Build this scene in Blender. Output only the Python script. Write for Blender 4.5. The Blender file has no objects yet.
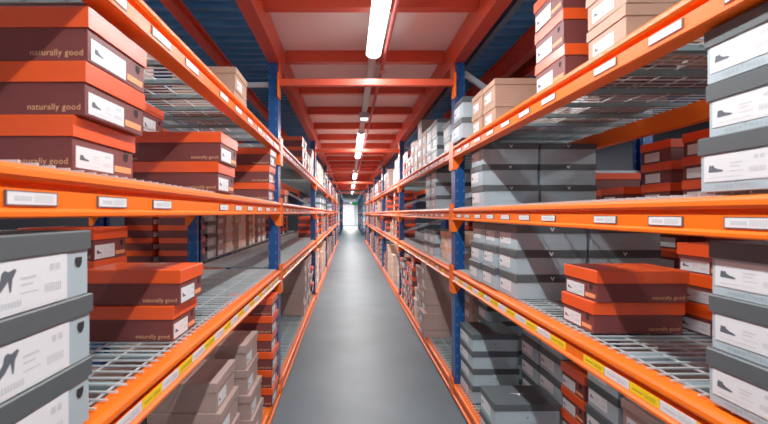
import bpy, bmesh, math, random
from mathutils import Vector, Matrix
R = math.radians
rnd = random.Random(7)
S = bpy.context.scene
COL = S.collection

# ------------------------------------------------------------------ materials
def lin(c):
    out = []
    for v in c:
        v /= 255.0
        out.append(v / 12.92 if v <= 0.04045 else ((v + 0.055) / 1.055) ** 2.4)
    return (*out, 1.0)

def mat(name, rgb, rough=0.5, metal=0.0, var=0.0, scale=8.0, bump=0.0, emit=None, estr=0.0, spec=0.5):
    m = bpy.data.materials.new(name); m.use_nodes = True
    nt = m.node_tree; b = nt.nodes['Principled BSDF']
    b.inputs['Base Color'].default_value = lin(rgb)
    b.inputs['Roughness'].default_value = rough
    b.inputs['Metallic'].default_value = metal
    b.inputs['Specular IOR Level'].default_value = spec
    if var or bump:
        tc = nt.nodes.new('ShaderNodeTexCoord')
        nz = nt.nodes.new('ShaderNodeTexNoise'); nz.inputs['Scale'].default_value = scale; nz.inputs['Detail'].default_value = 4
        nt.links.new(tc.outputs['Object'], nz.inputs['Vector'])
        if var:
            hs = nt.nodes.new('ShaderNodeHueSaturation'); hs.inputs['Color'].default_value = lin(rgb)
            mr = nt.nodes.new('ShaderNodeMapRange')
            mr.inputs['To Min'].default_value = 1 - var; mr.inputs['To Max'].default_value = 1 + var
            mr.inputs['From Min'].default_value = 0.3; mr.inputs['From Max'].default_value = 0.7
            oi = nt.nodes.new('ShaderNodeObjectInfo')
            mr2 = nt.nodes.new('ShaderNodeMapRange'); mr2.inputs['To Min'].default_value = 1 - var * .7; mr2.inputs['To Max'].default_value = 1 + var * .7
            nt.links.new(oi.outputs['Random'], mr2.inputs['Value'])
            mu = nt.nodes.new('ShaderNodeMath'); mu.operation = 'MULTIPLY'
            nt.links.new(nz.outputs['Fac'], mr.inputs['Value'])
            nt.links.new(mr.outputs['Result'], mu.inputs[0]); nt.links.new(mr2.outputs['Result'], mu.inputs[1])
            nt.links.new(mu.outputs[0], hs.inputs['Value'])
            nt.links.new(hs.outputs['Color'], b.inputs['Base Color'])
        if bump:
            bp = nt.nodes.new('ShaderNodeBump'); bp.inputs['Strength'].default_value = bump; bp.inputs['Distance'].default_value = 0.004
            nt.links.new(nz.outputs['Fac'], bp.inputs['Height']); nt.links.new(bp.outputs['Normal'], b.inputs['Normal'])
    if emit:
        b.inputs['Emission Color'].default_value = lin(emit); b.inputs['Emission Strength'].default_value = estr
    return m

M = dict(
    orange=mat('orange_powdercoat', (246, 102, 8), .40, var=.05, scale=3, spec=.35),
    orange_dk=mat('orange_red_steel', (194, 64, 38), .4, var=.06, scale=3),
    galv=mat('galvanised_wire', (206, 214, 216), .35, metal=.3, var=.06),
    galv_bar=mat('galvanised_channel', (140, 166, 170), .45, metal=.2, var=.06),
    brace=mat('pale_steel_brace', (176, 190, 200), .45, metal=.2),
    ng_body=mat('maroon_card', (108, 48, 46), .5, var=.07, scale=14),
    ng_lid=mat('orange_card', (238, 76, 16), .34, var=.05, scale=10, spec=.8),
    ng_ink=mat('tan_ink', (230, 168, 120), .5),
    ng_strip=mat('apricot_print', (246, 150, 92), .5),
    hole=mat('dark_hole', (26, 14, 16), .9),
    mar_body=mat('pale_grey_card', (164, 184, 192), .5, var=.05, scale=10),
    mar_lid=mat('slate_card', (74, 82, 85), .45, var=.05, scale=16),
    mar_ink=mat('silver_ink', (226, 230, 232), .35),
    mar_faint=mat('faint_grey_ink', (148, 162, 170), .5),
    taupe=mat('taupe_card', (168, 140, 131), .55, var=.06, scale=10),
    kraft=mat('kraft_card', (180, 142, 118), .6, var=.06, scale=12),
    cream=mat('cream_card', (244, 206, 178), .6, var=.06, scale=12),  # kraft card again, missing light put into a brighter colour
    white=mat('label_paper', (226, 230, 233), .45),
    ink=mat('dark_ink', (78, 86, 96), .6),
    ink_lt=mat('grey_ink', (198, 203, 208), .6),
    yellow=mat('yellow_label', (250, 214, 20), .4),
    edge=mat('label_holder', (88, 70, 66), .5),
    lamp_body=mat('grey_batten', (176, 186, 190), .4),
    lamp=mat('tube_diffuser', (255, 255, 255), .4, emit=(255, 252, 246), estr=9.0),
    pipe=mat('red_pipe', (192, 92, 92), .3),
    ceil=mat('ceiling_board', (232, 216, 214), .75, var=.04, scale=2),
    mezz=mat('blue_steel_deck', (70, 146, 208), .45, metal=.05, var=.2, scale=5),
    mezz_bar=mat('pale_blue_steel', (92, 124, 150), .45, metal=.2),
    wall=mat('white_wall', (232, 234, 236), .8, var=.03),
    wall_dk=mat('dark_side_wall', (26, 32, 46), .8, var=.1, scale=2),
    green=mat('exit_green', (30, 150, 80), .4, emit=(40, 190, 100), estr=.35),
)
def post_material():
    m = mat('blue_upright_paint', (2, 62, 124), .35)
    nt = m.node_tree; b = nt.nodes['Principled BSDF']
    tc = nt.nodes.new('ShaderNodeTexCoord'); sx = nt.nodes.new('ShaderNodeSeparateXYZ')
    nt.links.new(tc.outputs['Object'], sx.inputs[0])
    def math_(op, a, v=None, c=None):
        n = nt.nodes.new('ShaderNodeMath'); n.operation = op
        for i, q in enumerate((a, v, c)):
            if q is None: continue
            if isinstance(q, (int, float)): n.inputs[i].default_value = q
            else: nt.links.new(q, n.inputs[i])
        return n.outputs[0]
    zf = math_('FRACT', math_('MULTIPLY', sx.outputs['Z'], 13.3))
    zin = math_('LESS_THAN', zf, .25)
    xa = math_('LESS_THAN', math_('ABSOLUTE', math_('SUBTRACT', math_('ABSOLUTE', math_('ADD', sx.outputs['X'], .04)), .024)), .005)
    ya = math_('LESS_THAN', math_('ABSOLUTE', math_('SUBTRACT', math_('ABSOLUTE', sx.outputs['Y']), .026)), .006)
    hole = math_('MULTIPLY', zin, math_('MAXIMUM', xa, ya))
    mx = nt.nodes.new('ShaderNodeMixRGB'); mx.inputs[1].default_value = lin((2, 62, 124)); mx.inputs[2].default_value = lin((100, 135, 180))
    nt.links.new(math_('MULTIPLY', hole, .45), mx.inputs[0]); nt.links.new(mx.outputs[0], b.inputs['Base Color'])
    return m
M['blue'] = post_material()
def floor_material():
    m = mat('grey_floor_coating', (118, 128, 132), .46, spec=.45)
    nt = m.node_tree; b = nt.nodes['Principled BSDF']
    tc = nt.nodes.new('ShaderNodeTexCoord')
    n1 = nt.nodes.new('ShaderNodeTexNoise'); n1.inputs['Scale'].default_value = 2.2; n1.inputs['Detail'].default_value = 6
    n2 = nt.nodes.new('ShaderNodeTexNoise'); n2.inputs['Scale'].default_value = 190; n2.inputs['Detail'].default_value = 2
    nt.links.new(tc.outputs['Object'], n1.inputs['Vector']); nt.links.new(tc.outputs['Object'], n2.inputs['Vector'])
    ad = nt.nodes.new('ShaderNodeMath'); ad.operation = 'ADD'
    nt.links.new(n1.outputs['Fac'], ad.inputs[0]); nt.links.new(n2.outputs['Fac'], ad.inputs[1])
    cr = nt.nodes.new('ShaderNodeValToRGB')
    cr.color_ramp.elements[0].position = .35; cr.color_ramp.elements[0].color = lin((72, 86, 92))
    cr.color_ramp.elements[1].position = 1.4 / 2 + .0; cr.color_ramp.elements[1].color = lin((96, 112, 118))
    hf = nt.nodes.new('ShaderNodeMath'); hf.operation = 'MULTIPLY'; hf.inputs[1].default_value = .5
    nt.links.new(ad.outputs[0], hf.inputs[0]); nt.links.new(hf.outputs[0], cr.inputs[0]); nt.links.new(cr.outputs[0], b.inputs['Base Color'])
    bp = nt.nodes.new('ShaderNodeBump'); bp.inputs['Strength'].default_value = .06
    nt.links.new(n2.outputs['Fac'], bp.inputs['Height']); nt.links.new(bp.outputs['Normal'], b.inputs['Normal'])
    return m
M['floor'] = floor_material()

# ------------------------------------------------------------------ helpers
class MB:
    def __init__(s): s.v, s.f, s.m = [], [], []
    def face(s, pts, m=0):
        i = len(s.v); s.v += [tuple(p) for p in pts]; s.f.append(list(range(i, i + len(pts)))); s.m.append(m)
    def box(s, x0, x1, y0, y1, z0, z1, m=0):
        i = len(s.v)
        s.v += [(x0, y0, z0), (x1, y0, z0), (x1, y1, z0), (x0, y1, z0), (x0, y0, z1), (x1, y0, z1), (x1, y1, z1), (x0, y1, z1)]
        for q in ((0, 3, 2, 1), (4, 5, 6, 7), (0, 1, 5, 4), (1, 2, 6, 5), (2, 3, 7, 6), (3, 0, 4, 7)):
            s.f.append([i + k for k in q]); s.m.append(m)
        return s
    def bar(s, a, b, w, h=None, m=0):
        a, b = Vector(a), Vector(b); h = h or w
        d = (b - a).normalized(); up = Vector((0, 0, 1)) if abs(d.z) < .9 else Vector((0, 1, 0))
        x = d.cross(up).normalized() * w / 2; y = x.cross(d).normalized() * h / 2
        i = len(s.v)
        for p in (a, b): s.v += [tuple(p - x - y), tuple(p + x - y), tuple(p + x + y), tuple(p - x + y)]
        for q in ((3, 2, 1, 0), (4, 5, 6, 7), (0, 1, 5, 4), (1, 2, 6, 5), (2, 3, 7, 6), (3, 0, 4, 7)):
            s.f.append([i + k for k in q]); s.m.append(m)
        return s
    def prism(s, prof, y0, y1, m=0):
        """profile in XZ extruded along Y"""
        n = len(prof); i = len(s.v)
        s.v += [(x, y0, z) for x, z in prof] + [(x, y1, z) for x, z in prof]
        for k in range(n):
            s.f.append([i + k, i + (k + 1) % n, i + n + (k + 1) % n, i + n + k]); s.m.append(m)
        s.f.append([i + k for k in range(n)][::-1]); s.m.append(m)
        s.f.append([i + n + k for k in range(n)]); s.m.append(m)
        return s
    def tube(s, a, b, r, n=10, m=0):
        a, b = Vector(a), Vector(b); d = (b - a).normalized()
        x = d.orthogonal().normalized(); y = d.cross(x); i = len(s.v)
        for p in (a, b):
            for k in range(n):
                t = 2 * math.pi * k / n; s.v.append(tuple(p + x * r * math.cos(t) + y * r * math.sin(t)))
        for k in range(n): s.f.append([i + k, i + (k + 1) % n, i + n + (k + 1) % n, i + n + k]); s.m.append(m)
        s.f.append([i + k for k in range(n)][::-1]); s.m.append(m); s.f.append([i + n + k for k in range(n)]); s.m.append(m)
        return s
    def mesh(s, name, mats, bevel=0, smooth=False, recalc=True):
        me = bpy.data.meshes.new(name); me.from_pydata(s.v, [], s.f)
        for m in (mats if isinstance(mats, (list, tuple)) else [mats]): me.materials.append(m)
        me.polygons.foreach_set('material_index', s.m)
        if recalc or bevel:
            bm = bmesh.new(); bm.from_mesh(me)
            if bevel: bmesh.ops.bevel(bm, geom=list(bm.edges), offset=bevel, segments=2, affect='EDGES', profile=.6)
            if recalc: bmesh.ops.recalc_face_normals(bm, faces=bm.faces)
            bm.to_mesh(me); bm.free()
        if smooth: me.polygons.foreach_set('use_smooth', [True] * len(me.polygons))
        return me

def ob(name, me, parent=None, loc=(0, 0, 0), rz=0.0):
    o = bpy.data.objects.new(name, me); COL.objects.link(o)
    o.location = loc; o.rotation_euler = (0, 0, rz)
    if parent: o.parent = parent
    return o
def tag(o, label, cat, group=None):
    o['label'] = label; o['category'] = cat
    if group: o['group'] = group
    return o
def struct(name, me, loc=(0, 0, 0)):
    o = ob(name, me, None, loc); o['kind'] = 'structure'; return o
def copy_tree(o, parent=None):
    c = o.copy(); COL.objects.link(c); c.parent = parent
    for ch in list(o.children):
        if ch.name in COL.objects: copy_tree(ch, c)
    return c
ORD = ['zeroth', 'first', 'second', 'third', 'fourth', 'fifth', 'sixth', 'seventh', 'eighth', 'ninth', 'tenth', 'eleventh', 'twelfth', 'thirteenth', 'fourteenth', 'fifteenth', 'sixteenth', 'seventeenth']
_text = {}
def text_mesh(txt, size, m, spacing=1.0):
    """lettering lying in the XZ plane, facing -Y, origin at its middle"""
    key = (txt, size, m.name)
    if key in _text: return _text[key]
    cu = bpy.data.curves.new('lettering', 'FONT'); cu.body = txt; cu.size = size; cu.align_x = 'CENTER'; cu.align_y = 'CENTER'
    cu.space_character = spacing; cu.resolution_u = 2
    t = bpy.data.objects.new('lettering_source', cu); COL.objects.link(t)
    bpy.context.view_layer.update()
    me = bpy.data.meshes.new_from_object(t.evaluated_get(bpy.context.evaluated_depsgraph_get()))
    bpy.data.objects.remove(t); bpy.data.curves.remove(cu)
    me.transform(Matrix.Rotation(math.pi / 2, 4, 'X'))
    me.materials.clear(); me.materials.append(m)
    _text[key] = me
    return me

# ------------------------------------------------------------------ layout constants
CAM_Z = 1.35
Y1, BAY, NB = 2.82, 3.03, 6
YF = [Y1 + BAY * (i - 1) for i in range(NB + 1)]        # frame 0 stands behind the camera
XL, XR = -.505, .762                                    # aisle faces of the two racks
DL, DR = .66, .78                                       # rack depths
LZ = {-1: [.105, .935, 1.427, 1.872], 1: [.105, .935, 1.385, 1.838]}      # deck heights
RH = .085

# ------------------------------------------------------------------ setting
def plane_box(x0, x1, y0, y1, z0, z1, m, name): return MB().box(x0, x1, y0, y1, z0, z1).mesh(name, m)
struct('floor', plane_box(-4.2, 4.4, -3, 44, -.1, 0, M['floor'], 'floor'))
struct('wall_back', plane_box(-4.2, 4.4, 44, 44.15, 0, 3, M['wall'], 'wall_back'))
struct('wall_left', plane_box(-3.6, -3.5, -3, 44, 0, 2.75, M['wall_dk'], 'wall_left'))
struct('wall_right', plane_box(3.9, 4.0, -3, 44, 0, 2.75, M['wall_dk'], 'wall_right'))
dr = MB().box(-.85, .55, 43.93, 43.99, 0, 2.3, 0)
for k in range(1, 9): dr.box(-.85, .55, 43.92, 43.929, k * .26 - .01, k * .26 + .01, 1)
struct('door_1', dr.mesh('door_1', [mat('bright_door', (248, 240, 244), .5, emit=(255, 240, 246), estr=.75), M['ink_lt']], recalc=False))  # panel given its own glow to make the far end bright
# aisle ceiling boards and the blue steel decking above the racks
CZ = 2.645
struct('ceiling', plane_box(XL - .02, XR + .02, -3, 44, CZ, CZ + .06, M['ceil'], 'ceiling'))
def deck_sheet(x0, x1):
    mb = MB(); y = -3.0; pitch = .11
    prof = []
    n = int((20 - y) / pitch)
    pts = []
    for k in range(n):
        a = y + k * pitch
        pts += [(a, CZ), (a + .05, CZ), (a + .06, CZ - .03), (a + .10, CZ - .03)]
    i0 = 0
    for k, (yy, zz) in enumerate(pts):
        mb.v += [(x0, yy, zz), (x1, yy, zz)]
    for k in range(len(pts) - 1):
        mb.f.append([2 * k, 2 * k + 1, 2 * k + 3, 2 * k + 2]); mb.m.append(0)
    mb.box(x0, x1, 20, 44, CZ, CZ + .03)
    return mb.mesh('ceiling_panel', M['mezz'])
struct('ceiling_panel', deck_sheet(-3.5, XL - .06))
struct('ceiling_panel', deck_sheet(XR + .06, 3.9))
def i_beam(x0, x1, z0, z1, y0, y1, m):
    w = .016
    prof = [(x0, z0), (x1, z0), (x1, z0 + w), ((x0 + x1) / 2 + .006, z0 + w), ((x0 + x1) / 2 + .006, z1 - w), (x1, z1 - w), (x1, z1), (x0, z1), (x0, z1 - w), ((x0 + x1) / 2 - .006, z1 - w), ((x0 + x1) / 2 - .006, z0 + w), (x0, z0 + w)]
    return MB().prism(prof, y0, y1).mesh('ceiling_beam', m)
TOP = 2.45
for sx in (XL, XR):
    x0 = sx - .085 if sx < 0 else sx
    struct('ceiling_beam', MB().box(x0, x0 + .085, -3, 21, TOP, TOP + .175).mesh('ceiling_beam', M['orange_dk'], bevel=.004))
for x, zt in ((-.95, TOP + .07), (-1.9, CZ - .035), (1.26, CZ - .035), (1.44, CZ - .035), (2.15, CZ - .035)):
    struct('ceiling_beam', i_beam(x - .03, x + .03, TOP, zt, -3, 19, M['orange_dk']))
for x in (.95,):
    struct('ceiling_beam', MB().box(x - .02, x + .02, -3, 19, TOP + .07, TOP + .11).mesh('ceiling_beam', M['mezz_bar']))
yj = 3.02 - .8 * 4
while yj < 21:
    struct('ceiling_beam', MB().box(XL + .002, XR - .002, yj, yj + .06, 2.553, CZ).mesh('ceiling_beam', M['orange_dk'], bevel=.003))
    yj += .8

# ------------------------------------------------------------------ light fittings
LX = .175
def lamp_fixture(y0, y1, label, power):
    r = ob('hanging_tube_light', None, None, (LX, y0, 2.49))
    L = y1 - y0
    ob('housing', MB().prism([(-.045, .0), (.045, .0), (.03, .05), (-.03, .05)], 0, L).mesh('housing', M['lamp_body']), r)
    prof = [(.052 * math.cos(t), -.034 * math.sin(t)) for t in [math.pi * k / 10 for k in range(11)]]
    ob('diffuser', MB().prism(prof, .012, L - .012).mesh('diffuser', M['lamp'], smooth=False), r, (0, 0, -.001))
    for yy in (0, L - .012):
        pc = [(.056 * math.cos(t), -.038 * math.sin(t)) for t in [math.pi * k / 10 for k in range(11)]]
        ob('end_cap', MB().prism(pc, yy, yy + .012).mesh('end_cap', M['lamp_body']), r, (0, 0, -.001))
    tag(r, label, 'light', 'tube lights along the aisle ceiling')
    ld = bpy.data.lights.new('tube_lamp', 'AREA'); ld.shape = 'RECTANGLE'; ld.size = .03; ld.size_y = L - .05
    ld.energy = power; ld.color = (.97, .985, 1.0)
    lo = bpy.data.objects.new('tube_lamp', ld); COL.objects.link(lo); lo.location = (LX, (y0 + y1) / 2, 2.448)
    return r
PW = 43
lamp_fixture(.42, 2.72, 'long glowing white tube light overhead, cut off by the top of the picture', PW)
for k, yy in enumerate((5.3, 10.0, 14.8, 19.5)):
    lamp_fixture(yy, yy + 2.4, 'white glowing tube light on the aisle ceiling, %s one along from the big near tube' % ORD[k + 1], PW * 2.3)
lamp_fixture(-2.4, .36, 'white tube light on the aisle ceiling behind the viewpoint', PW * 1.0)  # out of view, added to light the box fronts
lamp_fixture(38, 40.4, 'small bright tube light before the white end wall', 600)  # extra fixture put in to brighten the end wall
def aux(x, y0, y1, p):        # unseen fill lamps added beyond the racks, without fixtures
    ld = bpy.data.lights.new('side_aisle_lamp', 'AREA'); ld.shape = 'RECTANGLE'; ld.size = .09; ld.size_y = y1 - y0; ld.energy = p; ld.color = (1, .98, .95)
    lo = bpy.data.objects.new('side_aisle_lamp', ld); COL.objects.link(lo); lo.location = (x, (y0 + y1) / 2, 2.44)
for x in (-2.7, 3.0):
    for y in (0.5, 5.3, 10):
        aux(x, y, y + 2.4, 40)
tr = ob('mounted_cable_trunking', MB().box(LX - .028, LX + .028, 2.73, 5.29, 2.50, 2.545).mesh('cable_trunking', M['lamp_body'], bevel=.003))
tag(tr, 'grey metal cable trunking on the aisle ceiling between the first two tube lights', 'trunking')
for k, y in enumerate((7.71, 12.41, 17.21)):
    tr2 = ob('mounted_cable_trunking', MB().box(LX - .028, LX + .028, y, y + 2.28 , 2.50, 2.545).mesh('cable_trunking', M['lamp_body'], bevel=.003))
    tag(tr2, 'grey cable trunking further along the ceiling, after the %s small tube light' % ORD[k + 1], 'trunking')
sb = ob('hanging_light_unit', None, None, (LX, 4.33, 2.44))
ob('body', MB().box(-.055, .055, 0, .10, 0, .06).mesh('sensor_body', M['lamp_body'], bevel=.006), sb)
ob('lens', MB().box(-.042, .042, .01, .09, -.012, -.0005).mesh('sensor_lens', mat('lens_glow', (250, 252, 255), .3, emit=(250, 252, 255), estr=2.0), bevel=.004), sb)
tag(sb, 'small square white glowing unit under the grey ceiling trunking', 'light')
sp = ob('hanging_sprinkler_pipe', None, None, (.262, 0, 2.50))
ob('pipe', MB().tube((0, -2, 0), (0, 21, 0), .013, 12).mesh('pipe', M['pipe'], smooth=True), sp)
for y in (2.95, 6.0, 9.0, 12.0):
    mb = MB().tube((0, y, -.012), (0, y, -.05), .009, 10).tube((0, y, -.05), (0, y, -.056), .026, 12)
    ob('sprinkler_head', mb.mesh('sprinkler_head', M['pipe']), sp)
tag(sp, 'thin reddish sprinkler pipe running along the ceiling beside the tube lights', 'pipe')
ex = ob('exit_sign', None, None, (.62, 36, 2.12))
ob('panel', MB().box(-.3, .3, 0, .05, 0, .26).mesh('exit_panel', M['green'], bevel=.01), ex)
for x in (-.2, .2): ob('hanger', MB().bar((x, .025, .26), (x, .025, .52), .012).mesh('hanger', M['lamp_body']), ex)
tag(ex, 'small green glowing exit sign hanging at the far end of the aisle', 'sign')

# ------------------------------------------------------------------ rack frames
def frame_proto(depth, braces, back=False):
    H = TOP - .002
    root = bpy.data.objects.new('rack_upright_frame', None); COL.objects.link(root)
    def post():
        # open channel section, 80 x 100 mm, with folded edges
        prof = [(0, -.05), (0, .05), (-.07, .05), (-.07, .022), (-.062, .022), (-.062, .042), (-.008, .042), (-.008, -.042), (-.062, -.042), (-.062, -.022), (-.07, -.022), (-.07, -.05)]
        mb = MB(); n = len(prof)
        mb.v += [(x, y, .006) for x, y in prof] + [(x, y, H) for x, y in prof]
        for k in range(n): mb.f.append([k, (k + 1) % n, n + (k + 1) % n, n + k]); mb.m.append(0)
        mb.f.append(list(range(n))); mb.m.append(0); mb.f.append([n + k for k in range(n)][::-1]); mb.m.append(0)
        return mb.mesh('upright_post', M['blue'])
    pm = post()
    if not back: ob('upright_post', pm, root)
    ob('upright_post', pm, root, (-depth, 0, 0), math.pi)
    fp = MB().box(-.10, .006, -.065, .065, 0, .006).mesh('foot_plate', M['blue'])
    if not back: ob('foot_plate', fp, root)
    ob('foot_plate', fp, root, (-depth, 0, 0), math.pi)
    x0, x1 = (-.012 if back else -.05), -depth + .05
    for za, zb in braces:
        ob('brace', MB().bar((x0, 0, za), (x1, 0, zb), .03, .034).mesh('brace', M['brace']), root)
    return root
protoL = frame_proto(DL, [(.2, .5), (.8, .5), (1.46, 1.76), (2.3, 2.3)])
protoR = frame_proto(DR, [(.2, .5), (.8, .5), (1.06, 1.27), (1.46, 1.7), (2.41, 1.93)])
backL = frame_proto(DL + .04, [(.2, .5), (1.95, 2.3)], True)
backR = frame_proto(.66, [(.2, .2), (1.1, 1.1), (1.648, 1.648), (2.3, 2.3)], True)
def put_frame(proto, used, x, y, rz, label, group):
    o = proto if not used else copy_tree(proto)
    o.location = (x, y, 0); o.rotation_euler = (0, 0, rz); tag(o, label, 'rack frame', group); return o
for i in range(1, NB + 1):
    put_frame(protoL, i > 1, XL - .012, YF[i], 0, 'blue perforated upright frame with pale braces, %s along the left-side rack' % ORD[i], 'rack upright frames')
    put_frame(protoR, i > 1, XR + .012, YF[i], math.pi, 'blue perforated upright frame with pale braces, %s along the right-side rack' % ORD[i], 'rack upright frames')
BXL, BXR = XL - .012 - DL - .04, XR + .012 + DR + .04      # the racks standing back to back behind
for i in range(1, 4):
    put_frame(backL, i > 1, XL - .012 - DL - .0005, YF[i], 0, 'blue upright frame of the rack behind the left-side rack, %s along' % ORD[i], 'back rack upright frames')
    put_frame(backR, i > 1, XR + .012 + DR + .0005, YF[i], math.pi, 'blue upright frame of the rack behind the right-side rack, %s along' % ORD[i], 'back rack upright frames')
for k, y in enumerate((23.5, 26.53, 29.56, 32.59)):
    for px, sx, rz, s in ((protoL, XL - .012, 0, 'left-side'), (protoR, XR + .012, math.pi, 'right-side')):
        put_frame(px, True, sx, y, rz, 'dim upright frame past the cross aisle, %s on the %s' % (ORD[k + 1], s), 'far upright frames')

# ------------------------------------------------------------------ shelf rails (front beams) with their location labels
RAIL_PROF = [(-.045, 0), (.004, 0), (.010, .003), (.010, .010), (.004, .014), (0, .016), (0, .046), (-.018, .048), (-.018, .056), (.003, .059), (.008, .066), (.007, .076), (.001, .083), (-.005, RH), (-.045, RH)]
BL = BAY - .104
rail_me = MB().prism(RAIL_PROF, -BL / 2, BL / 2).mesh('rail_body', M['orange'])
def bracket_mesh(s, drop=.085):
    # folded end plate: flat on the aisle face of the post, with a tapering gusset turned under the rail
    mb = MB()
    y0 = s * (BL / 2 + .001); y1 = s * (BL / 2 + .050)
    mb.box(-.004, .006, min(y0, y1), max(y0, y1), -drop, RH + .035)
    t0, t1 = (y0 - s * .004, y0)
    yy = sorted((t0, t1))
    mb.prism([(-.07, RH), (-.002, RH), (-.002, -drop), (-.02, -drop), (-.07, -.2 * drop)], yy[0] - .001 * 0, yy[1])
    return mb.mesh('rail_bracket', M['orange'], bevel=0)
br_me = {s: bracket_mesh(s) for s in (-1, 1)}
br_low = {s: bracket_mesh(s, .012) for s in (-1, 1)}
lab_me = {}
def rail_label_mesh(kind):
    if kind in lab_me: return lab_me[kind]
    mb = MB()
    if kind == 'holder':
        mb.box(0, .003, -.05, .05, -.0118, .0118, 0); mb.box(.003, .0036, -.047, .047, -.0095, .0095, 1)
        mb.face([(.0038, a, b) for a, b in ((-.036, -.0045), (-.004, -.0045), (-.004, .0035), (-.036, .0035))], 2)
        for k in range(9):
            a = .001 + k * .0044; mb.face([(.0038, p, q) for p, q in ((a, -.006), (a + .0027, -.006), (a + .0027, .006), (a, .006))], 3)
        ms = [M['edge'], M['white'], M['ink_lt'], M['ink_lt']]
    else:
        mb.box(0, .0012, -.049, .049, -.0125, .0125, 0)
        mb.face([(.0016, a, b) for a, b in ((-.038, -.003), (-.002, -.003), (-.002, .002), (-.038, .002))], 1)
        for k in range(8):
            a = .004 + k * .0045; mb.face([(.0016, p, q) for p, q in ((a, -.006), (a + .0024, -.006), (a + .0024, .005), (a, .005))], 1)
        ms = [M['yellow'] if kind == 'yellow' else M['white'], M['ink_lt'] if kind == 'white' else mat('ochre_ink', (190, 160, 20), .5)]
    lab_me[kind] = mb.mesh('location_label', ms, recalc=False)
    return lab_me[kind]
def make_rail(side, x, yc, z, label, labels=(), group='shelf rails'):
    r = ob('shelf_rail', None, None, (x, yc, z), 0 if side < 0 else math.pi)
    ob('rail_body', rail_me, r)
    for s in (-1, 1): ob('rail_bracket', (br_me if z > .2 else br_low)[s], r)
    for kind, y in labels:
        ly = (y - yc) * (1 if side < 0 else -1)
        if abs(ly) < BL / 2 - .05: ob('location_label', rail_label_mesh(kind), r, (0, ly, .031))
    tag(r, label, 'shelf rail', group)
    return r
LEV = ['floor-level', 'waist-high', 'eye-level', 'top']
midL = [.605, .81, 1.025, 1.53, 1.73, 1.93, 2.14, 2.35, 2.58]
topL = [.81, 1.02, 1.22, 1.53, 1.73, 1.93, 2.14, 2.35, 2.58]
midR = [.72, .915, 1.13, 1.45, 1.65, 1.85, 2.05, 2.25, 2.45, 2.62]
lowL = [(('yellow', 'white')[k % 2], .575 + .1 * k + .0) for k in range(22)]
lowR = [(('yellow', 'white')[(k) % 2], .78 + .101 * k) for k in range(20) if k not in (5,)]
for side, X, name in ((-1, XL, 'left-side'), (1, XR, 'right-side')):
    for lv in range(4):
        for b in range(1, NB + 1):
            yc = (YF[b - 1] + YF[b]) / 2
            labs = []
            if b == 1:
                if lv == 1: labs = lowL if side < 0 else lowR
                elif lv == 2: labs = [('holder', y) for y in (midL if side < 0 else midR)]
                elif lv == 3: labs = [('holder', y) for y in (topL if side < 0 else midR)]
            elif b <= 3 and lv:
                for k in range(13):
                    labs.append((('yellow', 'white')[k % 2] if lv == 1 else 'holder', yc - 1.25 + .2 * k))
            make_rail(side, X, yc, LZ[side][lv] - RH, 'orange %s shelf rail facing the aisle, bay %s of the %s rack%s' % (LEV[lv], ORD[b].replace('first', 'one').replace('second', 'two').replace('third', 'three').replace('fourth', 'four').replace('fifth', 'five').replace('sixth', 'six'), name, ', with labels' if labs else ''), labs)
        # the rear rails of the nearer bays
        if lv:
            for b in (1, 2, 3):
                yc = (YF[b - 1] + YF[b]) / 2
                xr = (XL - .024 - DL) if side < 0 else (XR + .024 + DR)
                make_rail(-side, xr, yc, LZ[side][lv] - RH, 'plain orange %s rail along the back of the %s rack, bay %s' % (LEV[lv], name, ('', 'one', 'two', 'three')[b]), (), 'rear shelf rails')
                xb = (XL - .012 - DL - DL - .0525) if side < 0 else (XR + .012 + DR + .66 + .0125)
                if b <= 3 and lv < 3:
                    make_rail(-side, xb, yc, LZ[side][lv] - RH, 'orange %s rail of the rack behind the %s rack, bay %s' % (LEV[lv], name, ('', 'one', 'two', 'three')[b]), (), 'back rack rails')
for k, y in enumerate((25.015, 28.045, 31.075)):
    for side, X, name in ((-1, XL, 'left-side'), (1, XR, 'right-side')):
        for lv in (1, 2, 3):
            make_rail(side, X, y, LZ[side][lv] - RH, 'dim %s shelf rail past the cross aisle on the %s, %s' % (LEV[lv], name, ORD[k + 1]), (), 'far shelf rails')

# ------------------------------------------------------------------ wire mesh decks
def deck_proto(depth):
    root = bpy.data.objects.new('wire_mesh_deck', None); COL.objects.link(root)
    mb = MB(); L = BL - .01; w = .0042
    x0, x1 = .0, -depth
    y = -L / 2 + .02
    while y < L / 2:
        mb.box(x1, x0 - .024, y, y + w, -.0005 - w, -.0005)              # cross wires, ends resting on the rail
        y += .037
    x = -.053
    while x > x1 + .045:
        mb.box(x - w, x, -L / 2, L / 2, -.0005 - 2 * w, -.0005 - w)       # long wires
        x -= .1
    ob('wire_grid', mb.mesh('wire_grid', M['galv'], recalc=False), root)
    n = 15
    sup = MB().prism([(-.012, -.0095), (.012, -.0095), (.012, -.024), (.008, -.024), (.008, -.013), (-.008, -.013), (-.008, -.024), (-.012, -.024)], 0, depth - .1)
    sm = sup.mesh('support_bar', M['galv_bar'])
    sm.transform(Matrix.Rotation(math.pi / 2, 4, 'Z'))
    for k in range(n):
        ob('support_bar', sm, root, (-.049, -L / 2 + .13 + k * (L - .26) / (n - 1), 0))
    return root
dkL, dkR, dkB = deck_proto(DL), deck_proto(DR), deck_proto(.62)
usedD = set()
def put_deck(p, x, y, z, rz, label, group):
    o = p if p.name not in usedD else copy_tree(p)
    usedD.add(p.name)
    o.location = (x, y, z); o.rotation_euler = (0, 0, rz); tag(o, label, 'wire deck', group)
BN = ['', 'one', 'two', 'three', 'four', 'five', 'six']
DZ = .009                     # deck wires lie on top of the rails
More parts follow.
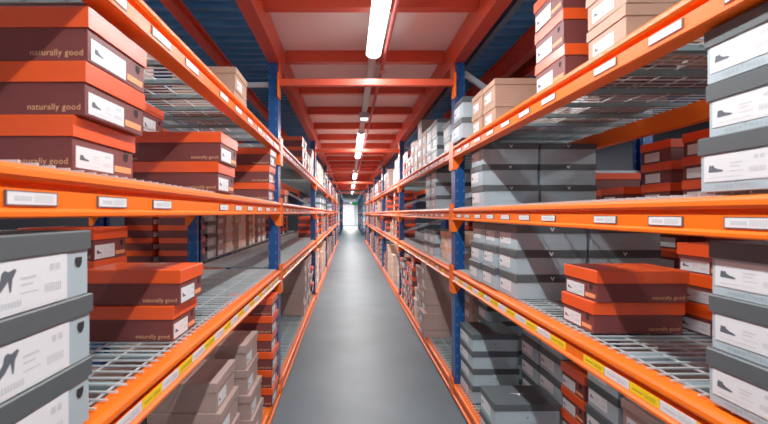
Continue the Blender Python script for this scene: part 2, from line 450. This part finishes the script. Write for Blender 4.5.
for side, X, p, name in ((-1, XL, dkL, 'left-side'), (1, XR, dkR, 'right-side')):
    for lv in range(4):
        for b in range(1, 5):
            yc = (YF[b - 1] + YF[b]) / 2
            put_deck(p, X, yc, LZ[side][lv] + DZ, 0 if side < 0 else math.pi, 'galvanised wire mesh deck of the %s shelf, bay %s of the %s rack' % (LEV[lv], BN[b], name), 'wire mesh decks')
            if b <= 3 and lv in (1, 2):
                put_deck(p if side < 0 else dkB, BXL if side < 0 else BXR, yc, LZ[side][lv] + DZ, 0 if side < 0 else math.pi, 'wire mesh deck of the %s shelf behind the %s rack, bay %s' % (LEV[lv], name, BN[b]), 'back rack wire decks')

# ------------------------------------------------------------------ tie bars across the aisle
for i in range(1, NB + 1):
    r = ob('aisle_tie_rail', None, None, (0, YF[i] - .035, 2.28))
    ob('bar', MB().box(XL - .006, XR + .006, -.02, .02, 0, .05).mesh('tie_bar', M['orange_dk'], bevel=.006), r)
    for x, s in ((XL - .0115, 1), (XR + .0115, -1)):
        ob('end_bracket', MB().box(min(x, x + s * .008), max(x, x + s * .008), -.045, .045, -.09, .09).mesh('end_bracket', M['orange']), r)
    tag(r, 'orange tie bar crossing the aisle overhead between the %s pair of blue uprights' % ORD[i], 'tie bar', 'aisle tie bars')
    for sx, s in ((XL - .012, -1), (XR + .012, 1)):
        pb = ob('joint_bracket_plate', MB().box(min(sx - s * .01, sx - s * .0005), max(sx - s * .01, sx - s * .0005), YF[i] - .055, YF[i] + .055, TOP - .13, TOP - .004).mesh('joint_bracket_plate', M['orange_dk']))
        tag(pb, 'red-orange joint plate atop the %s upright of the %s rack, under the ceiling' % (ORD[i], 'left-side' if s < 0 else 'right-side'), 'bracket', 'joint plates')

# ------------------------------------------------------------------ shoeboxes
KIND = {
    'ng': dict(name='maroon_shoebox', look='orange-lidded maroon shoebox', body='ng_body', lid='ng_lid', lidh=.042),
    'mar': dict(name='grey_shoebox', look='dark-lidded grey shoebox', body='mar_body', lid='mar_lid', lidh=.036),
    'taupe': dict(name='taupe_shoebox', look='plain taupe shoebox', body='taupe', lid='taupe', lidh=.040),
    'kraft': dict(name='kraft_shoebox', look='plain kraft-brown shoebox', body='kraft', lid='kraft', lidh=.034),
    'cream': dict(name='cream_shoebox', look='plain cream shoebox', body='cream', lid='cream', lidh=.034),
}
_cache = {}
def cached(key, fn):
    if key not in _cache: _cache[key] = fn()
    return _cache[key]
OV = .004
def lid_mesh(k, L, W, H, lh):
    # hollow lid: outer skin, bottom rim
    mb = MB(); a, b = L / 2, W / 2; t = .003
    z0, z1 = H - lh, H
    def ring(x, y, z): return [(-x, -y, z), (x, -y, z), (x, y, z), (-x, y, z)]
    mb.v += ring(a - t, b - t, z0) + ring(a, b, z0) + ring(a, b, z1 - .0025) + ring(a - .0025, b - .0025, z1)
    for r in range(3):
        for q in range(4): mb.f.append([4 * r + q, 4 * r + (q + 1) % 4, 4 * r + 4 + (q + 1) % 4, 4 * r + 4 + q]); mb.m.append(0)
    mb.f.append([12, 13, 14, 15]); mb.m.append(0)
    mb.v += ring(a - t, b - t, z1 - .004)
    for q in range(4): mb.f.append([q, 16 + q, 16 + (q + 1) % 4, (q + 1) % 4]); mb.m.append(0)
    mb.f.append([19, 18, 17, 16]); mb.m.append(0)
    return mb.mesh('lid', M[KIND[k]['lid']])
def body_mesh(k, L, W, H):
    v = .007 if k in ('taupe', 'cream') else OV
    mb = MB().box(-L / 2 + OV, L / 2 - OV, -W / 2 + v, W / 2 - v, 0, H - .006)
    return mb.mesh('body', M[KIND[k]['body']], bevel=.0015)
SHOE = [(0, .1), (.05, .02), (.9, 0), (1, .08), (.97, .2), (.8, .32), (.58, .42), (.42, .62), (.34, .9), (.2, .84), (.06, .92), (.02, .5)]
HEEL = [(0, .02), (.3, .04), (.52, .26), (.7, .55), (.76, .12), (.81, .12), (.86, .62), (1, .92), (.93, 1), (.72, .9), (.6, .98), (.5, .9), (.45, .62), (.2, .22), (0, .12)]
def label_mesh(w, h):
    return MB().box(0, .0008, 0, w, 0, h).mesh('size_label', M['white'])
def print_mesh(w, h, heel, dark):
    mb = MB(); x = .0012
    sh = HEEL if heel else SHOE
    sw, hh = (.30 * w, .5 * h) if heel else (.24 * w, .30 * h)
    mb.face([(x, .08 * w + p * sw, .36 * h + q * hh) for p, q in sh], 0)
    def bar(a, b, c, d, m=1): mb.face([(x, p * w, q * h) for p, q in ((a, c), (b, c), (b, d), (a, d))], m)
    bar(.42, .60, .62, .67); bar(.42, .56, .50, .54); bar(.42, .62, .34, .37); bar(.76, .82, .70, .84); bar(.84, .90, .70, .84)
    for i in range(8): bar(.70 + i * .028, .716 + i * .028, .26, .44)
    if heel:
        for i in range(10): bar(.14 + i * .03, .16 + i * .03, .12, .24)
    else: bar(.08, .6, .145, .165)
    bar(.08, .92, .05, .056)
    return mb.mesh('label_print', [M['ink'], M['ink_lt']], recalc=False)
def hole_mesh(x):
    pts = [(-.009, .009), (.009, .009), (.009, -.002), (.005, -.009), (0, -.011), (-.005, -.009), (-.009, -.002)]
    mb = MB(); mb.face([(x, p, q) for p, q in pts]); return mb.mesh('thumb_hole', M['hole'], recalc=False)
def v_mesh(s, m):
    # chevron emblem in the XZ plane: an open V with flared shoulders
    L_ = [(-1, .9), (-.45, .9), (0, -.15), (0, -1)]
    mb = MB()
    mb.v += [(p * s, 0, q * s) for p, q in ((-1, .55), (-.8, .9), (-.42, .75), (0, -.2), (.42, .75), (.8, .9), (1, .55), (0, -1))]
    mb.f += [[0, 7, 3, 2, 1], [3, 7, 6, 5, 4]]; mb.m += [0, 0]
    return mb.mesh('emblem', m, recalc=False)
def wing_mesh(s, m):
    mb = MB()
    mb.v += [(p * s, q * s, 0) for p, q in ((-.3, .3), (-.12, .3), (0, -.1), (.12, .3), (.3, .3), (.0, -.6), (-1.9, .42), (1.9, .42), (-.3, .12), (.3, .12))]
    mb.f += [[0, 8, 5, 2, 1], [4, 3, 2, 5, 9], [6, 8, 0], [7, 4, 9]]; mb.m += [0] * 4
    return mb.mesh('emblem', m, recalc=False)
def detailed(k, L, W, H, side, heel=False, top=False, low=False):
    """a box with its parts; local +X is the labelled end"""
    K = KIND[k]; lh = K['lidh']
    r = ob(K['name'], None)
    ob('body', cached((k, L, W, H, 'b'), lambda: body_mesh(k, L, W, H)), r)
    lid = ob('lid', cached((k, L, W, H, 'l'), lambda: lid_mesh(k, L, W, H, lh)), r)
    ex = L / 2 - OV + .0006
    bh = H - lh
    f = -1 if side < 0 else 1           # which long side faces the viewer
    if k == 'ng': lw, lhh, ly, lz = .11 * W / .2, bh * .66, -W / 2 + .012, bh * .08
    elif k == 'mar': lw, lhh, ly, lz = W * .60, bh * .68, -W / 2 + .012, bh * .26
    else: lw, lhh, ly, lz = .10, bh * .58, -W / 2 + .03, bh * .16
    if k == 'mar' and heel: lw, lhh, ly, lz = W * .72, bh * .92, -W / 2 + .006, bh * .03
    lb = ob('size_label', cached((round(lw, 4), round(lhh, 4), 'lab'), lambda: label_mesh(lw, lhh)), r, (ex, ly, lz))
    ob('label_print', cached((round(lw, 4), round(lhh, 4), heel, 'pr'), lambda: print_mesh(lw, lhh, heel, 0)), lb)
    sy = f * (W / 2 - OV + .0008); rz = 0 if f < 0 else math.pi
    if k == 'ng':
        t = ob('lettering', text_mesh('naturally good', .0178, M['ng_ink'], 1.04), r, ((L / 2 - .006 - .060) * (1 if f < 0 else -1), sy, .016), rz)
        a = ly + lw + .006; w2 = W / 2 - .014 - a
        ob('name_strip', cached((W, H, 'st'), lambda: MB().box(0, .0006, 0, w2, 0, .014).mesh('name_strip', M['ng_strip'])), r, (ex, a, bh * .16))
        ob('thumb_hole', cached('hole', lambda: hole_mesh(0)), r, (ex + .0006, W / 2 - .035, bh * .74))
    elif k == 'mar':
        e = ob('emblem', cached(('v', .010), lambda: v_mesh(.0105, M['mar_ink'])), lid, (0, f * (W / 2 + .0008), H - lh / 2), rz)
        e['label'] = 'silver chevron emblem'
        if low:
            e.data = cached(('v', .007, 'd'), lambda: v_mesh(.0065, M['edge'])); e.parent = r; e.location = (0, sy, bh * .62); e['label'] = 'small dark chevron emblem'
        ob('lettering', text_mesh('MARKTWELL', .017, M['mar_faint'], 1.25), r, (.0, sy, bh * .32), rz)
        if heel: ob('thumb_hole', cached('hole', lambda: hole_mesh(0)), r, (ex + .0006, W / 2 - .03, bh * .74))
        else:
            em = text_mesh('MARKTWELL', .0115, M['mar_faint'], 1.35)
            ob('end_lettering', em, r, (ex + .0004, ly + lw * .5, bh * .13), math.pi / 2)
            ob('end_emblem', cached(('v', .004), lambda: v_mesh(.0036, M['mar_faint'])), r, (ex + .0004, ly + lw * .5, bh * .225), math.pi / 2)
        if top:
            w = ob('top_emblem', cached('wing', lambda: wing_mesh(.026, M['mar_ink'])), lid, (0, 0, H + .0006), 0 if f < 0 else math.pi)
    return r
def simple_mesh(k, L, W, H):
    """one connected skin: body, overhanging lid, label on the end"""
    lh = KIND[k]['lidh']; a, b = L / 2, W / 2; ai, bi = a - OV, b - OV; zl = H - lh
    mb = MB()
    def ring(x, y, z): return [(-x, -y, z), (x, -y, z), (x, y, z), (-x, y, z)]
    mb.v += ring(ai, bi, 0) + ring(ai, bi, zl) + ring(a, b, zl) + ring(a, b, H)
    mb.f.append([3, 2, 1, 0]); mb.m.append(0)
    for r in range(3):
        for q in range(4):
            if r == 0 and q == 1: continue
            mb.f.append([4 * r + q, 4 * r + (q + 1) % 4, 4 * r + 4 + (q + 1) % 4, 4 * r + 4 + q]); mb.m.append(0 if r == 0 else 1)
    mb.f.append([12, 13, 14, 15]); mb.m.append(1)
    l0, l1 = (-bi + .02, bi * .25) if k != 'mar' else (-bi + .01, bi * .45)
    mb.v += [(ai, l0, zl * .12), (ai, l1, zl * .12), (ai, l1, zl * .8), (ai, l0, zl * .8)]
    o_ = [1, 2, 6, 5]; i_ = [16, 17, 18, 19]
    for q in range(4): mb.f.append([o_[q], o_[(q + 1) % 4], i_[(q + 1) % 4], i_[q]]); mb.m.append(0)
    mb.f.append(i_); mb.m.append(2)
    return mb.mesh('shoebox', [M[KIND[k]['body']], M[KIND[k]['lid']], M['white']])
def simple(k, L, W, H):
    return ob(KIND[k]['name'], cached((k, L, W, H, 's'), lambda: simple_mesh(k, L, W, H)))
DIM = {'ng': (.31, .20, .115), 'mar': (.335, .22, .118), 'taupe': (.31, .25, .13), 'kraft': (.30, .19, .115), 'cream': (.30, .2, .12)}
def stack(side, lv, k, xe, yn, n, where, group, W=None, L=None, H=None, det=True, heel=False, turn=0, xs=None, ys=None, top=False, jit=.004, labels=True, yaw=1.0):
    """n boxes piled on deck lv; xe: |x| of the labelled end; yn: near side"""
    d = DIM[k]; L = L or d[0]; W = W or d[1]; H = H or d[2]
    z = LZ[side][lv] + DZ + .001
    if lv < 3:
        while n > 1 and n * (H + .0008) > LZ[side][lv + 1] - (RH if xe < .86 and not det else .034) - z - .003: n -= 1
    for i in range(n):
        o = detailed(k, L, W, H, side, heel, top and i == n - 1, lv == 0) if det else simple(k, L, W, H)
        ex = xe + (xs[i] if xs else rnd.uniform(-jit, jit)); yy = yn + (ys[i] if ys else rnd.uniform(-jit, jit) * .5)
        a = 0 if side < 0 else math.pi
        a += R(rnd.uniform(-yaw, yaw))
        if turn:                       # label end turned towards the near end of the aisle
            o.location = (side * (ex + W / 2), yy + L / 2, z); o.rotation_euler = (0, 0, -math.pi / 2 + R(rnd.uniform(-1, 1)))
        else:
            o.location = (side * (ex + L / 2), yy + W / 2, z); o.rotation_euler = (0, 0, a)
        z += H + .0008
        if n == 1: pos = 'single'
        elif i == n - 1: pos = 'topmost of %s' % NUM[n]
        elif i == 0: pos = 'bottom of %s' % NUM[n]
        else: pos = '%s from bottom' % ORD[i + 1]
        tag(o, '%s, %s, %s' % (KIND[k]['look'], pos, where), 'shoebox', group)
NUM = ['', 'one', 'two', 'three', 'four', 'five', 'six', 'seven', 'eight']

# --- left rack, bay one
stack(-1, 2, 'ng', .522, .755, 3, 'on eye-level shelf at the picture edge', 'maroon shoeboxes on the left eye-level shelf', W=.217, H=.108, xs=[.022, 0, -.004], ys=[-.005, .0, .0], yaw=.4)
stack(-1, 2, 'ng', .88, 1.625, 3, 'pushed back, seen past the tall edge stack', 'maroon shoeboxes on the left eye-level shelf', H=.131, W=.18, L=.26)
stack(-1, 2, 'ng', .512, 1.49, 2, 'mid eye-level shelf of left-side rack', 'maroon shoeboxes on the left eye-level shelf', W=.215, H=.116, L=.335, xs=[.0, -.012], yaw=.4)
stack(-1, 2, 'ng', .515, 2.50, 3, 'eye-level shelf just before first left-side upright', 'maroon shoeboxes on the left eye-level shelf', H=.1145, xs=[.012, .008, 0], yaw=.4)
stack(-1, 3, 'kraft', .60, 2.0, 2, 'on the top shelf of left-side rack', 'kraft shoeboxes on the left top shelf', W=.235, L=.34, H=.12)
stack(-1, 3, 'ng', .80, .95, 2, 'deep on top shelf above the edge stack', 'boxes deep on the left top shelf', det=False)
stack(-1, 3, 'taupe', .82, 1.35, 2, 'deep on left-side top shelf, mid bay', 'boxes deep on the left top shelf', det=False)
stack(-1, 1, 'mar', .508, .512, 3, 'with high-heel label, waist-high shelf at picture edge', 'grey shoeboxes at the left picture edge', W=.236, L=.34, H=.1235, heel=True, xs=[.0, 0, .0], ys=[.004, .006, 0], yaw=.4)
stack(-1, 1, 'ng', .895, 1.33, 3, 'deep stack half hidden by the maroon pair, left-side', 'maroon shoeboxes deep on the left mesh shelf', H=.117, W=.2, L=.27)
stack(-1, 1, 'ng', .536, 1.193, 2, 'pair on bare mesh of left-side waist-high shelf', 'maroon pair on the left mesh shelf', W=.185, H=.1125, xs=[.016, -.005], ys=[0, .004], yaw=.3)
# floor level of the left rack
stack(-1, 0, 'taupe', .545, 1.60, 4, 'first low stack under the left-side mesh shelf', 'taupe shoeboxes on the left floor shelf', H=.129, W=.265, xs=[-.01, -.012, -.004, .012], yaw=.5)
stack(-1, 0, 'taupe', .548, 1.22, 2, 'low stack before the first taupe stack', 'taupe shoeboxes on the left floor shelf', H=.13, W=.26)
stack(-1, 0, 'taupe', .542, 2.02, 4, 'second low stack, before the orange-lidded pile', 'taupe shoeboxes on the left floor shelf', H=.132, W=.26, xs=[-.03, -.02, .0, .005])
stack(-1, 0, 'ng', .488, 2.43, 6, 'pile on floor shelf beside first left-side upright', 'maroon shoeboxes on the left floor shelf', H=.1145, xs=[0, .004, -.004, .006, 0, .004])
stack(-1, 0, 'taupe', .90, 1.5, 4, 'back row low behind first left-side taupe stack', 'back row on the left floor shelf', det=False)
stack(-1, 0, 'taupe', .90, 1.95, 4, 'back row low behind second left-side taupe stack', 'back row on the left floor shelf', det=False)
# back rack behind the left rack
for j, (x, l) in enumerate(((1.235, .30), (1.585, .23))):
    stack(-1, 1, 'ng', x, 3.06, 4, '%s stack in the rack behind left-side rack' % ORD[j + 1], 'maroon shoeboxes in the left back rack', det=False, H=.102, L=l)
stack(-1, 1, 'mar', 1.24, 3.34, 4, 'behind left-side rack before the kraft rows', 'grey shoeboxes in the left back rack', det=False, H=.11)
stack(-1, 1, 'taupe', 1.24, 3.585, 4, 'between the grey pile and back kraft rows, left-side', 'taupe shoeboxes in the left back rack', det=False, H=.1)
for j in range(6):
    stack(-1, 1, ('cream', 'kraft', 'cream')[j % 3], 1.25 + (j % 2) * .03, 3.87 + j * .222, (4, 4, 3, 4, 4, 4)[j], '%s stack of the back rows beyond empty left-side mesh' % ORD[j + 1], 'kraft shoeboxes in the left back rack', det=False, H=.1)
for j in range(2):
    stack(-1, 1, 'taupe', 1.25, 5.215 + j * .262, 3, '%s stack after the back kraft rows, left-side' % ORD[j + 1], 'taupe shoeboxes in the left back rack', det=False)
for j in range(4):
    stack(-1, 2, ('ng', 'ng', 'taupe', 'ng')[j], 1.27, 3.3 + j * .5, 3, '%s stack on the eye-level shelf behind left-side rack' % ORD[j + 1], 'boxes on the left back eye-level shelf', det=False)
for j in range(5):
    stack(-1, 1, 'ng', 1.27, 6.1 + j * .4, 3, '%s stack past second upright, behind left-side waist shelf' % ORD[j + 1], 'maroon shoeboxes in the left back rack', det=False)

# --- right rack, bay one
stack(1, 2, 'mar', .775, .612, 3, 'on eye-level shelf at the picture edge', 'grey shoeboxes at the right picture edge', W=.222, L=.33, H=.1165, xs=[-.01, .008, .004], ys=[0, 0, 0], yaw=.4)
for j, (x, nm) in enumerate(((.811, 'by the aisle before first right-side upright'), (1.163, 'deeper, behind the aisle-side grey stack'))):
    stack(1, 2, 'mar', x, 2.315, 3, 'eye-level, %s' % nm, 'grey shoeboxes on the right eye-level shelf', W=.22, L=.345, H=.1265, xs=[.006, 0, .003], yaw=.3)
stack(1, 3, 'kraft', .80, 1.10, 3, 'stack at picture top on right-side top shelf', 'kraft shoeboxes on the right top shelf', W=.185, H=.112, xs=[.004, 0, -.004])
stack(1, 3, 'ng', .795, 1.405, 3, 'on right-side top shelf between kraft stacks', 'maroon shoeboxes on the right top shelf', W=.222, H=.132, xs=[.002, .0, -.004])
stack(1, 3, 'kraft', .80, 2.085, 2, 'top shelf, first kraft stack past the maroon pile', 'kraft shoeboxes on the right top shelf', W=.19, H=.122)
stack(1, 3, 'kraft', .80, 2.28, 2, 'top shelf, second kraft stack past the maroon pile', 'kraft shoeboxes on the right top shelf', W=.19, H=.122)
stack(1, 3, 'mar', .745, 2.50, 2, 'jutting out on top shelf at first right-side upright', 'grey shoeboxes on the right top shelf', H=.135)
for j, k in enumerate(('kraft', 'taupe', 'kraft', 'ng', 'taupe', 'kraft')):
    stack(1, 3, k, 1.13, .55 + j * .29, 2, '%s stack of back row on right-side top shelf' % ORD[j + 1], 'back row on the right top shelf', det=False)
stack(1, 1, 'mar', .782, .60, 3, 'on waist-high mesh at the right-side picture edge', 'grey shoeboxes at the right picture edge', W=.226, L=.33, H=.1145, xs=[-.006, .0, .0], ys=[0, 0, 0], yaw=.4)
stack(1, 1, 'ng', .818, 1.272, 2, 'pair standing on bare mesh of right-side shelf', 'maroon pair on the right mesh shelf', W=.19, H=.1065, L=.307, xs=[0, .004], ys=[0, -.012], yaw=.3)
stack(1, 1, 'ng', 1.175, 1.16, 3, 'deep beside the right-side grey edge stack', 'maroon shoeboxes deep on the right mesh shelf', W=.2, H=.1, L=.30)
for j, (x, nm) in enumerate(((.784, 'aisle end'), (1.13, 'deep end'))):
    stack(1, 1, 'mar', x, 1.785, 3, 'first waist-high row behind maroon pair, %s' % nm, 'grey shoeboxes on the right mesh shelf', W=.213, L=.335, H=.115, xs=[.004, 0, .004], yaw=.3)
stack(1, 1, 'mar', .786, 2.01, 3, 'second waist-high row behind maroon pair', 'grey shoeboxes on the right mesh shelf', W=.2, L=.335, H=.115, xs=[-.014, -.006, .006], yaw=.6)
stack(1, 1, 'mar', .782, 2.22, 3, 'third waist-high row, before first right-side upright', 'grey shoeboxes on the right mesh shelf', W=.21, L=.335, H=.115, xs=[-.016, -.004, .008], yaw=.6)
# floor level of the right rack
stack(1, 0, 'mar', .80, 2.46, 4, 'low stack beside first right-side upright', 'grey shoeboxes on the right floor shelf', W=.285, L=.30, H=.112, xs=[.0, .004, -.002, .0], yaw=.4, top=False)
stack(1, 0, 'mar', .745, 1.94, 2, 'low pair jutting out, emblem on lid, right-side floor', 'grey shoeboxes on the right floor shelf', W=.215, L=.337, H=.129, top=True, xs=[-.004, 0], yaw=.3)
for j, (k, y, w, n, h) in enumerate((('mar', 2.195, .215, 6, .118), ('mar', 1.965, .225, 6, .118), ('ng', 1.765, .195, 4, .118), ('mar', 1.55, .205, 6, .118), ('taupe', 1.30, .235, 6, .122), ('taupe', 1.05, .24, 5, .122))):
    stack(1, 0, k, 1.095, y, n, '%s column from the upright, back row of right-side floor' % ORD[j + 1], 'back row on the right floor shelf', W=w, H=h, L=.31, yaw=.4)
# rack behind the right rack
for j in range(6):
    stack(1, 2, 'ng', 1.62 + (j % 2) * .03, 1.05 + j * .3, (3, 3, 3, 3, 1, 2)[j], '%s stack of eye-level back rack, right-side' % ORD[j + 1], 'maroon shoeboxes in the right back rack', det=False, H=.112)
for j in range(6):
    stack(1, 1, 'ng', 1.62, .95 + j * .29, 3, '%s stack of waist-high back rack, right-side' % ORD[j + 1], 'maroon shoeboxes in the right back rack', det=False, H=.112)
for j in range(6):
    stack(1, 1, 'ng', 1.62, 3.05 + j * .42, 3, '%s stack of back rack past first right-side upright' % ORD[j + 1], 'maroon shoeboxes in the right back rack', det=False, H=.112)
for j in range(5):
    stack(1, 2, 'ng', 1.62, 3.4 + j * .45, 2, '%s eye-level back stack past first right-side upright' % ORD[j + 1], 'maroon shoeboxes in the right back rack', det=False, H=.112)

# --- bay two, read off the photograph
FAR = {-1: 'left-side', 1: 'right-side'}
count = {}
def far(side, lv, k, xe, yn, n, det=False, **kw):
    b = max(i for i in range(NB + 1) if YF[i] < yn + .1)
    key = (side, lv, b); count[key] = count.get(key, 0) + 1
    stack(side, lv, k, xe, yn, n, '%s stack past %s %s upright, %s shelf' % (ORD[count[key]], ORD[b], FAR[side], LEV[lv]), 'boxes in the far bays, %s %s shelf' % (FAR[side], LEV[lv]), det=det, **kw)
far(-1, 2, 'ng', .55, 3.25, 1)
for y, k, n in ((4.35, 'ng', 3), (4.6, 'ng', 3), (4.95, 'kraft', 2), (5.2, 'cream', 2), (5.45, 'taupe', 3)): far(-1, 3, k, .53, y, n)
for y, k, n in ((4.57, 'taupe', 5), (4.84, 'taupe', 5), (5.11, 'taupe', 5), (5.40, 'ng', 4)): far(-1, 0, k, .53, y, n, det=y < 4.9, jit=.016)
for y, k, n, x in ((3.06, 'cream', 2, .84), (3.30, 'cream', 3, .84), (3.58, 'mar', 3, .80), (3.84, 'mar', 2, .80)): far(1, 1, k, x, y, n)
for y, k, n in ((3.55, 'mar', 3), (3.80, 'mar', 3), ): far(1, 2, k, .812, y, n, H=.122, det=True)
for y, k, n in ((2.98, 'mar', 2), (3.42, 'mar', 3), (3.66, 'mar', 3), (3.92, 'cream', 3), (4.15, 'taupe', 4), (4.42, 'cream', 3), (4.65, 'taupe', 3), (4.92, 'ng', 2), (5.15, 'ng', 3), (5.40, 'ng', 3), ): far(1, 3, k, .795, y, n)
far(1, 0, 'taupe', .76, 3.76, 6, H=.1205, L=.33, det=True, xs=[-.02, -.022, .006, .0, .004, .0])
for y, k, n, x in ((4.05, 'taupe', 5, .765), (4.32, 'cream', 3, .77), (4.56, 'ng', 6, .77), (4.78, 'ng', 5, .77), (5.0, 'ng', 5, .77), (5.225, 'mar', 5, .77), (5.48, 'ng', 5, .77)): far(1, 0, k, x, y, n, det=y < 4.4, jit=.014)
far(1, 0, 'taupe', 1.10, 3.4, 5); far(1, 0, 'mar', 1.12, 3.08, 5)
# --- bays three and four
kinds = ['ng', 'ng', 'ng', 'mar', 'taupe', 'kraft', 'cream']
for side in (-1, 1):
    for b, pitch, prob in ((2, .27, .72), (3, .30, .62)):
        for lv in range(4):
            y = YF[b] + .16
            run = rnd.choice(kinds)
            while y + .26 < YF[b + 1] - .08:
                if rnd.random() < .35: run = rnd.choice(kinds)
                if rnd.random() < prob * (.8 if lv in (1, 2) else 1.15):
                    n = rnd.choice((2, 3, 3)) if lv else rnd.choice((3, 4, 5))
                    far(side, lv, run, .53 if side < 0 else .79, y, n)
                y += pitch
# --- the last bays: too far to tell the boxes apart
mb = MB()
pal = ['ng_body', 'ng_lid', 'mar_body', 'taupe', 'kraft', 'cream', 'mar_lid']
for side in (-1, 1):
    for b in (4, 5):
        for lv in range(4):
            y = YF[b] + .15
            while y + .25 < YF[b + 1] - .1:
                if rnd.random() < .7:
                    k = rnd.choice(kinds); z = LZ[side][lv] + DZ + .001
                    x0 = .53 if side < 0 else .79
                    for i in range(rnd.choice((2, 3)) + (2 if lv == 0 else 0)):
                        xa, xb = sorted((side * x0, side * (x0 + .3)))
                        mb.box(xa, xb, y, y + .2, z, z + .08, pal.index(KIND[k]['body'])); mb.box(xa - .003, xb + .003, y - .003, y + .203, z + .08, z + .115, pal.index(KIND[k]['lid']))
                        z += .117
                y += .26
o = ob('distant_shoebox', mb.mesh('distant_shoebox', [M[p] for p in pal], recalc=False)); o['kind'] = 'stuff'
o['label'] = 'tiny mixed shoeboxes filling the farthest bays of both racks'; o['category'] = 'shoebox'

# ------------------------------------------------------------------ world, camera, look
w = bpy.data.worlds.new('World'); S.world = w; w.use_nodes = True
bg = w.node_tree.nodes['Background']; bg.inputs[0].default_value = (.80, .88, 1.0, 1); bg.inputs[1].default_value = .6
cd = bpy.data.cameras.new('camera'); cam = bpy.data.objects.new('camera', cd); COL.objects.link(cam)
cam.location = (0, 0, CAM_Z); cam.rotation_euler = (math.pi / 2, 0, 0)
cd.sensor_width = 36; cd.lens = 380 / 768 * 36; cd.shift_x = (384 - 349) / 768; cd.shift_y = 1.2 / 768
cd.clip_start = .02; cd.clip_end = 200
cd.dof.use_dof = True; cd.dof.focus_distance = 2.2; cd.dof.aperture_fstop = 5.0
S.camera = cam
S.view_settings.view_transform = 'Standard'; S.view_settings.look = 'None'; S.view_settings.exposure = -0.2; S.view_settings.gamma = 1.2
S.cycles.max_bounces = 8; S.cycles.diffuse_bounces = 5; S.cycles.glossy_bounces = 3
S.cycles.sample_clamp_indirect = 4.0
